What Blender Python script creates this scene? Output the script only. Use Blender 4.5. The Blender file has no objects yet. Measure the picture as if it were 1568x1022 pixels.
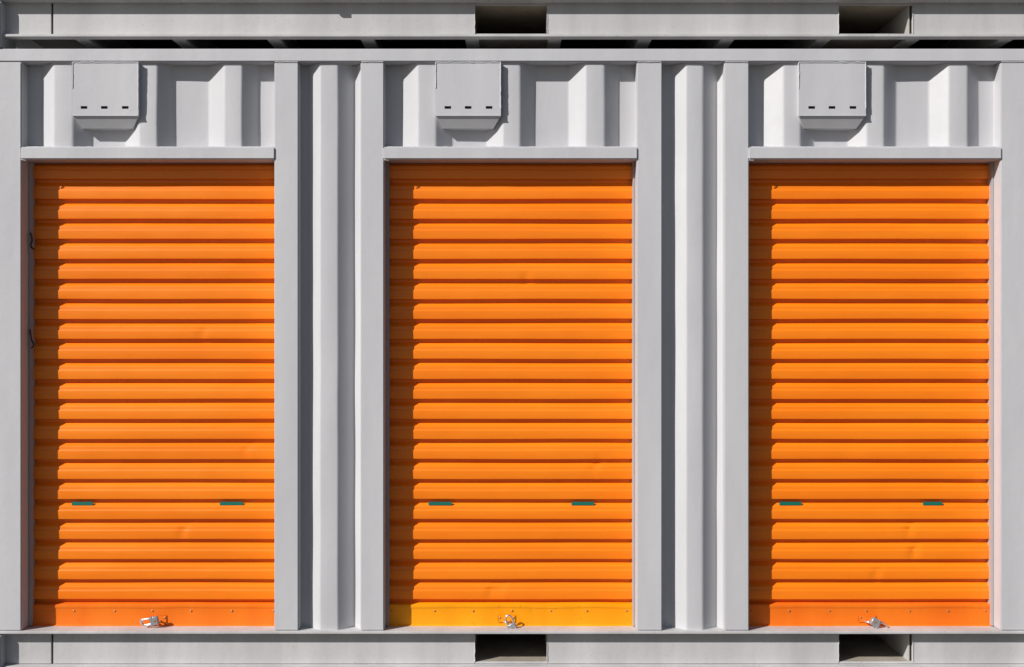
import bpy, bmesh, math, random
from mathutils import Vector, noise, Matrix
random.seed(4)
S=345.0; D=5.0; H=1.55
def WX(px,d=0.0): return (px-784)/S*(D+d)/D
def WZ(py,d=0.0): return (511-py)/S*(D+d)/D+H
scene=bpy.context.scene
COL=scene.collection

# ---------------- materials ----------------
def new_mat(name):
    m=bpy.data.materials.new(name); m.use_nodes=True
    nt=m.node_tree; return m,nt,nt.nodes["Principled BSDF"]
def paint(name,c1,c2,rough=0.45,stain=None,stain_amt=0.35,bump=0.12,streak=(1,1,0.15),spec=0.4,sscale=38):
    m,nt,b=new_mat(name); N=nt.nodes; L=nt.links
    tc=N.new("ShaderNodeTexCoord")
    mp=N.new("ShaderNodeMapping"); mp.inputs['Scale'].default_value=streak
    L.new(tc.outputs['Object'],mp.inputs['Vector'])
    n1=N.new("ShaderNodeTexNoise"); n1.inputs['Scale'].default_value=5; n1.inputs['Detail'].default_value=4; n1.inputs['Roughness'].default_value=.6
    L.new(mp.outputs[0],n1.inputs['Vector'])
    r=N.new("ShaderNodeValToRGB"); r.color_ramp.elements[0].position=.35; r.color_ramp.elements[1].position=.65
    r.color_ramp.elements[0].color=(*c1,1); r.color_ramp.elements[1].color=(*c2,1)
    L.new(n1.outputs['Fac'],r.inputs[0])
    out=r.outputs[0]
    if stain:
        n2=N.new("ShaderNodeTexNoise"); n2.inputs['Scale'].default_value=sscale; n2.inputs['Detail'].default_value=5; n2.inputs['Roughness'].default_value=.7
        L.new(tc.outputs['Object'],n2.inputs['Vector'])
        r2=N.new("ShaderNodeValToRGB"); r2.color_ramp.elements[0].position=.60; r2.color_ramp.elements[1].position=.74
        r2.color_ramp.elements[0].color=(0,0,0,1); r2.color_ramp.elements[1].color=(stain_amt,)*3+(1,)
        L.new(n2.outputs['Fac'],r2.inputs[0])
        mx=N.new("ShaderNodeMix"); mx.data_type='RGBA'
        L.new(r2.outputs[0],mx.inputs[0]); L.new(out,mx.inputs[6]); mx.inputs[7].default_value=(*stain,1)
        out=mx.outputs[2]
    L.new(out,b.inputs['Base Color'])
    n3=N.new("ShaderNodeTexNoise"); n3.inputs['Scale'].default_value=11; n3.inputs['Detail'].default_value=6; n3.inputs['Roughness'].default_value=.62
    L.new(tc.outputs['Object'],n3.inputs['Vector'])
    bp=N.new("ShaderNodeBump"); bp.inputs['Strength'].default_value=bump; bp.inputs['Distance'].default_value=.01
    L.new(n3.outputs['Fac'],bp.inputs['Height']); L.new(bp.outputs[0],b.inputs['Normal'])
    mr=N.new("ShaderNodeMapRange"); mr.inputs[3].default_value=rough-.08; mr.inputs[4].default_value=rough+.12
    L.new(n1.outputs['Fac'],mr.inputs[0]); L.new(mr.outputs[0],b.inputs['Roughness'])
    b.inputs['Specular IOR Level'].default_value=spec
    return m
GREY=paint("grey_container_paint",(.50,.497,.512),(.555,.552,.565),.42,(.36,.33,.30),.28,spec=.4,sscale=75,bump=.15)
RAIL=paint("weathered_rail_paint",(.45,.443,.44),(.56,.553,.55),.55,(.25,.20,.14),.65,bump=.2,spec=.35,sscale=70)
POCK=paint("dusty_pocket_steel",(.28,.24,.19),(.40,.36,.30),.8,(.12,.08,.05),.6,spec=.2)
UNDER=paint("underframe_paint",(.05,.045,.04),(.08,.075,.07),.8,(.1,.06,.04),.5,spec=.2)
CROSS=paint("cross_member_paint",(.40,.39,.38),(.5,.49,.48),.7,(.2,.15,.1),.5,spec=.2)
ORG=paint("orange_shutter_paint",(.90,.200,.005),(.95,.235,.006),.38,(.80,.14,.005),.25,bump=.05,streak=(.25,1,1.5),spec=.4)
RED=paint("orange_bottom_bar_paint",(.78,.150,.008),(.85,.19,.010),.45,(.6,.10,.02),.5,bump=.1,spec=.25)
YEL=paint("amber_bottom_bar_paint",(.86,.29,.003),(.92,.35,.004),.45,(.6,.16,.01),.6,bump=.1,spec=.25)
GUIDE=paint("shutter_guide_paint",(.36,.33,.32),(.42,.38,.37),.5,bump=.1,spec=.2)
def simple(name,c,rough,metal=0):
    m,nt,b=new_mat(name); N=nt.nodes;L=nt.links
    n=N.new("ShaderNodeTexNoise"); n.inputs['Scale'].default_value=60; n.inputs['Detail'].default_value=3
    mx=N.new("ShaderNodeMix"); mx.data_type='RGBA'
    mx.inputs[6].default_value=(*[x*.8 for x in c],1); mx.inputs[7].default_value=(*[min(1,x*1.15) for x in c],1)
    L.new(n.outputs['Fac'],mx.inputs[0]); L.new(mx.outputs[2],b.inputs['Base Color'])
    b.inputs['Roughness'].default_value=rough; b.inputs['Metallic'].default_value=metal
    return m
TEAL=simple("teal_label",(.0,.15,.11),.5)
DARK=simple("black_rubber",(.02,.018,.018),.6)
STEEL=simple("chromed_steel",(.66,.66,.68),.3,.85)
LOCKB=simple("padlock_body_steel",(.45,.45,.48),.38,.6)
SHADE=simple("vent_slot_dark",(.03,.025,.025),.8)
RIVET=simple("rivet_metal",(.45,.24,.10),.45,.5)

# ---------------- mesh helpers ----------------
def mkobj(name,bm,mat,parent=None,smooth=True,angle=25):
    me=bpy.data.meshes.new(name); bm.normal_update(); bm.to_mesh(me); bm.free()
    me.materials.append(mat)
    if smooth:
        for p in me.polygons: p.use_smooth=True
        me.set_sharp_from_angle(angle=math.radians(angle))
    o=bpy.data.objects.new(name,me); COL.objects.link(o)
    if parent: o.parent=parent
    return o
def box(name,x0,x1,y0,y1,z0,z1,mat,parent=None,bev=.003):
    bm=bmesh.new(); bmesh.ops.create_cube(bm,size=1)
    for v in bm.verts:
        v.co=Vector((x0 if v.co.x<0 else x1, y0 if v.co.y<0 else y1, z0 if v.co.z<0 else z1))
    if bev: bmesh.ops.bevel(bm,geom=bm.edges[:],offset=bev,segments=2,affect='EDGES')
    return mkobj(name,bm,mat,parent,angle=35)
def empty(name):
    e=bpy.data.objects.new(name,None); COL.objects.link(e); return e
def rounded(pts,r=.006):
    out=[pts[0]]
    for a,b,c in zip(pts,pts[1:],pts[2:]):
        a=Vector(a);b=Vector(b);c=Vector(c)
        u=(a-b);v=(c-b)
        ru=min(r,u.length*.4); rv=min(r,v.length*.4)
        p=b+u.normalized()*ru; q=b+v.normalized()*rv
        for t in (0,.33,.67,1):
            w=p*(1-t)**2+b*2*t*(1-t)+q*t*t
            out.append((w.x,w.y))
    out.append(pts[-1]); return out
def corrug(name,bp,z0,z1,parent,seed=0):
    pts=rounded([(WX(p,d),d) for p,d in bp],.008)
    full=[]
    for a,b in zip(pts,pts[1:]):
        n=max(1,int(abs(b[0]-a[0])/.03))
        for k in range(n): full.append((a[0]+(b[0]-a[0])*k/n,a[1]+(b[1]-a[1])*k/n))
    full.append(pts[-1])
    nz=max(2,int((z1-z0)/.05)); bm=bmesh.new(); rows=[]
    for j in range(nz+1):
        z=z0+(z1-z0)*j/nz; row=[]
        for x,y in full:
            w=noise.noise(Vector((x*5+seed,z*3,seed)))*.0032
            row.append(bm.verts.new((x+w*.7,y+w,z)))
        rows.append(row)
    for j in range(nz):
        for i in range(len(full)-1):
            bm.faces.new((rows[j][i],rows[j][i+1],rows[j+1][i+1],rows[j+1][i]))
    return mkobj(name,bm,GREY,parent,angle=14)
def weld(name,p0,p1,parent,r=.0028,mat=GREY,seed=1):
    p0=Vector(p0);p1=Vector(p1); L=(p1-p0).length; n=max(4,int(L/.006))
    t=(p1-p0).normalized(); up=Vector((0,1,0)); side=t.cross(up).normalized()
    bm=bmesh.new(); prev=None
    for k in range(n+1):
        c=p0.lerp(p1,k/n)+side*noise.noise(Vector((k*.31,seed,0)))*.002
        rr=r*(.75+.5*abs(math.sin(k*1.3))+.4*noise.noise(Vector((k*.17,seed,3))))
        ring=[bm.verts.new(c+side*math.cos(a)*rr+up*math.sin(a)*rr) for a in [i*math.tau/6 for i in range(6)]]
        if prev:
            for i in range(6): bm.faces.new((prev[i],prev[(i+1)%6],ring[(i+1)%6],ring[i]))
        prev=ring
    return mkobj(name,bm,mat,parent,angle=80)

IN=.068; OU=.012; DOORY=.095
def shift(bp,dx): return [(p+dx,d) for p,d in bp]
DOORS=[(33,420),(588,975),(1147,1532),(1704,2089)]
P3=[(1130,IN),(1167,IN),(1200,OU),(1225,OU),(1246,IN),(1298,IN),(1327,OU),(1353,OU),(1372,IN),(1422,IN),(1453,OU),(1481,OU),(1498,IN),(1522,IN),(1548,OU)]
PANELS=[
 [(15,IN),(64,IN),(82,OU),(111,OU),(142,IN),(193,IN),(213,OU),(240,OU),(268,IN),(320,IN),(343,OU),(370,OU),(395,IN),(440,IN)],
 [(570,IN),(615,IN),(640,OU),(667,OU),(693,IN),(745,IN),(770,OU),(796,OU),(819,IN),(871,IN),(897,OU),(925,OU),(947,IN),(975,IN),(990,OU)],
 P3,shift(P3,557)]
W3=[(1000,IN),(1027,IN),(1051,OU),(1076,OU),(1096,IN),(1099,IN),(1113,OU),(1120,OU)]
WALLS=[[(445,IN),(472,IN),(490,OU),(517,OU),(541,IN),(544,IN),(555,OU),(565,OU)],W3,shift(W3,557)]
POSTS=[(-60,33),(420,457),(552,588),(975,1014),(1109,1147),(1532,1571),(1666,1704),(2089,2170)]
VENTS=[(111,212),(667,767),(1223,1326),(1780,1883)]
LX=WX(-60); RX=WX(2170); DEP=2.35

def vent(x0,x1,dz,parent):
    zt=WZ(97)+dz; zb=WZ(178)+dz
    yf=-.010; X0=WX(x0,yf);X1=WX(x1,yf)
    slots=[(x0+14,x0+24),(x0+45,x0+55),(x0+77,x0+87)]
    zs0=WZ(167.6)+dz; zs1=WZ(163.4)+dz
    xs=[X0]+[WX(v) for s in slots for v in s]+[X1]; zs=[zb,zs0,zs1,zt]
    bm=bmesh.new(); g=[[bm.verts.new((x,yf,z)) for z in zs] for x in xs]
    for i in range(len(xs)-1):
        for j in range(3):
            if j==1 and i in (1,3,5): continue
            bm.faces.new((g[i][j],g[i+1][j],g[i+1][j+1],g[i][j+1]))
    def quad(*c): bm.faces.new([bm.verts.new(v) for v in c])
    yk=IN+.004
    quad((X0,yf,zt),(X1,yf,zt),(X1,yk,zt),(X0,yk,zt))
    quad((X0,yf,zb),(X0,yf,zt),(X0,yk,zt),(X0,yk,zb))
    quad((X1,yf,zb),(X1,yk,zb),(X1,yk,zt),(X1,yf,zt))
    i0=X0+.030;i1=X1-.034; yl=yf+.030
    z2=WZ(197,yl)+dz
    quad((X0,yf,zb),(i0,yl,z2),(i1,yl,z2),(X1,yf,zb))
    quad((X0,yf,zb),(X0,yk,zb),(i0,yl,z2))
    quad((X1,yf,zb),(i1,yl,z2),(X1,yk,zb))
    quad((i0,yl,z2),(i0,yk,z2),(i1,yk,z2),(i1,yl,z2))
    quad((X0,yk,zb),(i0,yk,z2),(i0,yl,z2))
    quad((X1,yk,zb),(i1,yl,z2),(i1,yk,z2))
    for s in slots:
        a,b=WX(s[0]),WX(s[1])
        quad((a,yf,zs1),(b,yf,zs1),(b,yf+.01,zs1),(a,yf+.01,zs1))
        quad((a,yf,zs0),(a,yf+.01,zs0),(b,yf+.01,zs0),(b,yf,zs0))
    bmesh.ops.remove_doubles(bm,verts=bm.verts[:],dist=.0001)
    mkobj("vent_hood",bm,GREY,parent,angle=20)
    box("vent_lower_lip",X0-.001,X1+.001,yf-.003,yf-.0005,zb-.003,zb+.005,GREY,parent,.001)
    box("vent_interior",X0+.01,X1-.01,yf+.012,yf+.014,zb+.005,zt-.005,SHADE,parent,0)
    weld("vent_weld_top",(X0,yf,zt+.001),(X1,yf,zt+.001),parent,.003,seed=x0)
    weld("vent_weld_side",(X0+.001,yf,zb+.12),(X0+.001,yf,zt),parent,.0025,seed=x0+1)
    weld("vent_weld_side",(X1-.001,yf,zb+.03),(X1-.001,yf,zt),parent,.0025,seed=x0+2)

def container(dz):
    c=empty("storage_container")
    def Z(py,d=0): return WZ(py,d)+dz
    for i,(a,b) in enumerate(POSTS):
        ext = .003 if i in(0,7) else 0
        box("frame_post",WX(a),WX(b),0-ext,.15,Z(966),Z(95.5),GREY,c,.004)
        if 0<i<7: weld("post_weld",(WX(a)+.003,-.0005,Z(95.3)),(WX(b)-.003,-.0005,Z(95.3)),c,.0025,seed=i)
    box("top_side_rail",LX,RX,-.004,.07,Z(95.2),Z(75),GREY,c,.005)
    box("sill_ledge",LX,RX,-.007,.20,Z(971),Z(966.2),RAIL,c,.003)
    for i,(a,b) in enumerate(DOORS):
        box("door_header",WX(a)-.004,WX(b)+.004,-.007,.18,Z(244.5),Z(225.5),GREY,c,.005)
        weld("header_weld",(WX(a)-.004,-.0075,Z(246)),(WX(a)+.02,.0005,Z(246)),c,.002,seed=i)
        corrug("corrugated_panel",PANELS[i],Z(226),Z(94),c,i)
        weld("panel_weld",(WX(a)+.01,OU+.002,Z(224.7)),(WX(b)-.01,OU+.002,Z(224.7)),c,.0025,seed=i+9)
        vent(*VENTS[i],dz,c)
        box("shutter_drum_box",WX(a)-.01,WX(b)+.01,.13,.40,Z(262),Z(225),UNDER,c,0)
    for i,w in enumerate(WALLS):
        corrug("corrugated_wall",w,Z(967),Z(94),c,i+20)
    box("side_back_wall",LX,RX,DEP-.03,DEP,Z(1000),Z(75.5),GREY,c,0)
    box("end_wall",LX+.005,LX+.03,.15,DEP-.03,Z(1000),Z(76.5),GREY,c,0)
    box("end_wall",RX-.03,RX-.005,.15,DEP-.03,Z(1000),Z(76.5),GREY,c,0)
    box("roof_sheet",LX+.03,RX-.03,.07,DEP-.03,Z(80),Z(77),GREY,c,0)
    box("floor",LX+.03,RX-.03,.20,DEP-.03,Z(972),Z(967),UNDER,c,0)
    pk=[(727,838),(1284,1398)]
    zt=Z(971); zb=Z(1021); ry=.042; ry2=.054
    segs=[(2,78.5),(81.5,727),(838,1284),(1398,2120)]
    for a,b in segs:
        box("bottom_rail",WX(a,ry),WX(b,ry),ry,ry2,zb,zt+.002,RAIL,c,.0015)
    box("rail_backing",WX(70,ry),WX(90,ry),ry2+.001,ry2+.006,zb,zt,UNDER,c,0)
    box("rail_lip",WX(2),WX(2120),.008,.056,Z(1026.0),Z(1021.5),RAIL,c,.002)
    if dz>0: box("lashing_tab",WX(494),WX(508),-.022,-.0075,Z(971.5),Z(964),RAIL,c,.003)
    for a,b in pk:
        x0=WX(a,ry);x1=WX(b,ry); p1=Z(974);p0=Z(1018)
        box("pocket_rail_strip",x0,x1,ry+.001,ry2,p1,zt+.002,RAIL,c,.001)
        box("pocket_rail_strip",x0,x1,ry+.001,ry2,zb,p0,RAIL,c,.001)
        t=.006; d1=DEP-.05
        box("fork_pocket_side",x0-t,x0,ry2,d1,p0,p1,POCK,c,0)
        box("fork_pocket_side",x1,x1+t,ry2,d1,p0,p1,POCK,c,0)
        box("fork_pocket_top",x0-t,x1+t,ry2,d1,p1,p1+t,POCK,c,0)
        box("fork_pocket_base",x0-t,x1+t,ry2,d1,p0-t,p0,POCK,c,0)
        weld("pocket_weld",(x0,ry-.001,p0),(x0,ry-.001,p1),c,.002,RAIL,a)
        weld("pocket_weld",(x1,ry-.001,p0),(x1,ry-.001,p1),c,.002,RAIL,b)
    for a,b in ((-68,2),(2120,2178)):
        for y0 in (-.008,DEP-.14):
            box("corner_casting",WX(a),WX(b),y0,y0+.16,Z(1044.5),Z(971.3),GREY,c,.006)
    for px in [118,268,415,560,722,850,990,1118,1268,1405,1550,1700,1845,1990]:
        x=WX(px)
        box("cross_member",x-.030,x+.030,.057,DEP-.03,Z(1026),Z(1021),CROSS,c,.001)
        box("cross_member_web",x-.022,x-.016,.057,DEP-.03,Z(1021),Z(972.5),CROSS,c,0)
    return c

def shutter(i,dz,bar):
    e=empty("roller_shutter_door")
    a,b=DOORS[i]; x0=WX(a)+.002; x1=WX(b)-.002
    pitch=30.65/S*(D+DOORY)/D
    ztop=WZ(285.5-30.65,DOORY)+dz
    f=DOORY; g=DOORY+.024
    def pz(v): return v/30.65*pitch
    prof=[(g,ztop+.08),(g,ztop+pz(5.5))]
    for k in range(22):
        z=ztop-k*pitch
        prof+= [(f+.0025,z),(f+.0022,z-pz(5.0)),(f-.001,z-pz(6.4)),(f,z-pz(19.2)),(g,z-pz(19.9)),(g+.001,z-pz(24.6))]
    zb=WZ(965,DOORY)+dz
    prof.append((g,zb))
    pr=rounded(prof,.0014)
    nx=70; bm=bmesh.new(); rows=[]
    dents={0:[(270,820,1),(370,690,.6),(300,512,.7)],1:[(752,912,1.2),(915,716,1),(765,910,1),(805,425,.7)],2:[(1412,850,1.3),(1405,815,1),(1352,885,1)]}.get(i,[])
    dents=[(WX(px),WZ(py)+dz,s) for px,py,s in dents]
    for (y,z) in pr:
        row=[]
        for q in range(nx+1):
            x=x0+(x1-x0)*q/nx
            w=noise.noise(Vector((x*2.2,z*7,i*5+dz)))*.0022+noise.noise(Vector((x*9,z*14,i*7)))*.0009
            sag=noise.noise(Vector((x*1.5,round((ztop-z)/pitch)*3.7,i)))*.0020
            for dx_,dz_,s in dents:
                u=(x-dx_-(z-dz_)*.4)/.016; v=(z-dz_)/.028
                w+=.0055*s*math.exp(-u*u-v*v)
            row.append(bm.verts.new((x,y+w,z+sag)))
        rows.append(row)
    for j in range(len(pr)-1):
        for q in range(nx):
            bm.faces.new((rows[j+1][q],rows[j+1][q+1],rows[j][q+1],rows[j][q]))
    mkobj("slat_curtain",bm,ORG,e,angle=22)
    by=DOORY-.008
    zb1=WZ(927,by)+dz; zb0=WZ(962,by)+dz
    bm=bmesh.new(); prf=[(g,zb1+.008),(by,zb1+.002),(by,zb1-.012),(by+.002,zb1-.014),(by+.002,zb0+.016),(by-.012,zb0+.008),(by-.012,zb0),(g,zb0)]
    rows=[]
    for (y,z) in rounded(prf,.0015):
        rows.append([bm.verts.new((x0+.004+(x1-x0-.008)*q/60, y+noise.noise(Vector((q*.13,z*9,i+40)))*.003,z+noise.noise(Vector((q*.09,i,2)))*.002)) for q in range(61)])
    for j in range(len(rows)-1):
        for q in range(60): bm.faces.new((rows[j+1][q],rows[j+1][q+1],rows[j][q+1],rows[j][q]))
    mkobj("bottom_bar",bm,bar,e,angle=25)
    for k in range(7):
        x=x0+.03+(x1-x0-.06)*k/6+random.uniform(-.012,.012)
        bm=bmesh.new(); bmesh.ops.create_uvsphere(bm,u_segments=10,v_segments=6,radius=.0046)
        for v in bm.verts: v.co=Vector((v.co.x+x,v.co.y*.6+by+.001,v.co.z+zb1-.026))
        mkobj("rivet",bm,RIVET,e)
    for xa,xb in ((x0-.002,x0+.012),(x1-.008,x1+.002)):
        box("side_guide",xa,xb,DOORY-.028,DOORY+.02,WZ(965)+dz,WZ(240)+dz,GUIDE,e,.002)
    return e
def label(px0,px1,i,e,dz=0):
    z=WZ(771.5,DOORY)+dz
    box("teal_label",WX(px0,DOORY),WX(px1,DOORY),DOORY+.004,DOORY+.0085,z-.0085,z+.0070,TEAL,e,.001)

c1=container(0.0); c2=container(970/S)
bars=[RED,YEL,RED,RED]
LB=[[(109,142),(336,372)],[(656,692),(875,910)],[(1194,1228),(1414,1444)],[(1752,1786),(1972,2004)]]
for i in range(4):
    e=shutter(i,0,bars[i])
    for a,b in LB[i]: label(a,b,i,e)
    e=shutter(i,970/S,RED)
    for a,b in LB[i]: label(a,b,i,e,970/S)

def tube(name,pts,r,mat,parent=None,seg=10,closed=False):
    cu=bpy.data.curves.new(name,'CURVE'); cu.dimensions='3D'; cu.bevel_depth=r; cu.bevel_resolution=3
    sp=cu.splines.new('BEZIER'); sp.bezier_points.add(len(pts)-1)
    for p,q in zip(sp.bezier_points,pts):
        p.co=q; p.handle_left_type='AUTO'; p.handle_right_type='AUTO'
    sp.use_cyclic_u=closed; cu.use_fill_caps=True
    o=bpy.data.objects.new(name,cu); COL.objects.link(o); cu.materials.append(mat)
    bpy.context.view_layer.update()
    me=bpy.data.meshes.new_from_object(o.evaluated_get(bpy.context.evaluated_depsgraph_get()))
    bpy.data.objects.remove(o)
    ob=bpy.data.objects.new(name,me); COL.objects.link(ob)
    for p in me.polygons: p.use_smooth=True
    if parent: ob.parent=parent
    return ob
s=empty("rubber_seal_scrap")
tube("upper_strip",[(WX(48,.07),.062,WZ(355)),(WX(51,.07),.058,WZ(366)),(WX(49,.07),.06,WZ(376)),(WX(54,.07),.06,WZ(381))],.0035,DARK,s)
s2=empty("rubber_seal_scrap")
tube("lower_strip",[(WX(47,.07),.062,WZ(505)),(WX(50,.07),.058,WZ(520)),(WX(53,.07),.058,WZ(530)),(WX(50,.07),.06,WZ(534))],.0033,DARK,s2)

def hasp(px,py,mat):
    e=empty("hasp_staple"); x=WX(px,.07); z=WZ(py,.07)
    y=DOORY-.006
    box("hasp_plate",x-.04,x+.04,y-.004,y,z-.012,z+.022,mat,e,.002)
    tube("staple_loop",[(x-.012,y,z-.004),(x-.012,y-.022,z-.003),(x,y-.034,z-.002),(x+.012,y-.022,z-.003),(x+.012,y,z-.004)],.0042,STEEL,e)
    for sx in(-.031,.031):
        bm=bmesh.new(); bmesh.ops.create_uvsphere(bm,u_segments=10,v_segments=6,radius=.005)
        for v in bm.verts: v.co=Vector((v.co.x+x+sx,v.co.y*.6+y-.004,v.co.z+z+.01))
        mkobj("hasp_bolt",bm,RIVET,e)
def padlock(px,py,ang,w=.036,h=.03,flat=0.0,y=.045):
    e=empty("padlock")
    bm=bmesh.new(); bmesh.ops.create_cube(bm,size=1)
    for v in bm.verts: v.co=Vector((v.co.x*w,v.co.y*.018,v.co.z*h-h/2))
    bmesh.ops.bevel(bm,geom=bm.edges[:],offset=.004,segments=3,affect='EDGES')
    mkobj("lock_body",bm,LOCKB,e,angle=40)
    r=w*.36
    tube("shackle",[(-r,0,-.004),(-r,0,.020),(-r*.7,0,.020+r*.9),(0,0,.020+r*1.25),(r*.7,0,.020+r*.9),(r,0,.020),(r,0,-.004)],.0038,STEEL,e)
    bm=bmesh.new(); bmesh.ops.create_cone(bm,cap_ends=True,segments=16,radius1=.006,radius2=.006,depth=.003)
    for v in bm.verts: v.co=Vector((v.co.x,-.0095+v.co.z*.5,v.co.y-h*.6))
    mkobj("key_cylinder",bm,RIVET,e)
    box("body_band",-w*.5-.0006,w*.5+.0006,-.0096,.0096,-.010,-.007,STEEL,e,.0005)
    e.location=(WX(px,y),y,WZ(py,y)); e.rotation_euler=(flat,math.radians(ang),0)
    return e
hasp(240,951,RED); hasp(776,951,YEL); hasp(1330,951,RED)
padlock(230,952,-100,.040,.038,.0)
padlock(782,955,-22,.040,.038)
padlock(1347,957,118,.036,.044)
r=empty("lock_ring")
x=WX(226,.05); z=WZ(952,.05)
tube("ring",[(x-.034,.055,z),(x-.01,.045,z+.011),(x+.028,.045,z+.003),(x+.01,.045,z-.011),(x-.018,.05,z-.012)],.0034,STEEL,r,closed=True)

# ---------------- ground ----------------
m,nt,b=new_mat("asphalt_ground"); N=nt.nodes;L=nt.links
tc=N.new("ShaderNodeTexCoord")
n=N.new("ShaderNodeTexNoise"); n.inputs['Scale'].default_value=3; n.inputs['Detail'].default_value=8
L.new(tc.outputs['Object'],n.inputs['Vector'])
rp=N.new("ShaderNodeValToRGB"); rp.color_ramp.elements[0].color=(.06,.058,.055,1); rp.color_ramp.elements[1].color=(.13,.125,.12,1)
L.new(n.outputs['Fac'],rp.inputs[0]); L.new(rp.outputs[0],b.inputs['Base Color']); b.inputs['Roughness'].default_value=.9
bm=bmesh.new(); bmesh.ops.create_grid(bm,x_segments=4,y_segments=4,size=600); 
g=mkobj("ground",bm,m,None,False)

# ---------------- light ----------------
sd=Vector((1.33,1.0,-1.07)).normalized()
sun=bpy.data.lights.new("sun",'SUN'); sun.energy=5.0; sun.angle=math.radians(.5); sun.color=(1,.97,.94)
so=bpy.data.objects.new("sun",sun); COL.objects.link(so)
so.rotation_euler=sd.to_track_quat('-Z','Y').to_euler(); so.location=(-6,-6,6)
w=bpy.data.worlds.new("World"); scene.world=w; w.use_nodes=True
nt=w.node_tree; bg=nt.nodes['Background']; sky=nt.nodes.new("ShaderNodeTexSky"); sky.sky_type='NISHITA'
sky.sun_disc=False; sky.sun_elevation=math.asin(-sd.z); sky.sun_rotation=math.atan2(-sd.x,-sd.y)%math.tau
nt.links.new(sky.outputs[0],bg.inputs[0]); bg.inputs[1].default_value=.052

# ---------------- camera ----------------
cam=bpy.data.cameras.new("camera"); co=bpy.data.objects.new("camera",cam); COL.objects.link(co)
co.location=(0,-D,H); co.rotation_euler=(math.radians(90),0,0)
cam.sensor_width=36; cam.lens=36*D/(1568/S); cam.clip_end=2000; cam.clip_start=.05
scene.camera=co
scene.view_settings.view_transform='Standard'; scene.view_settings.look='None'; scene.view_settings.exposure=0
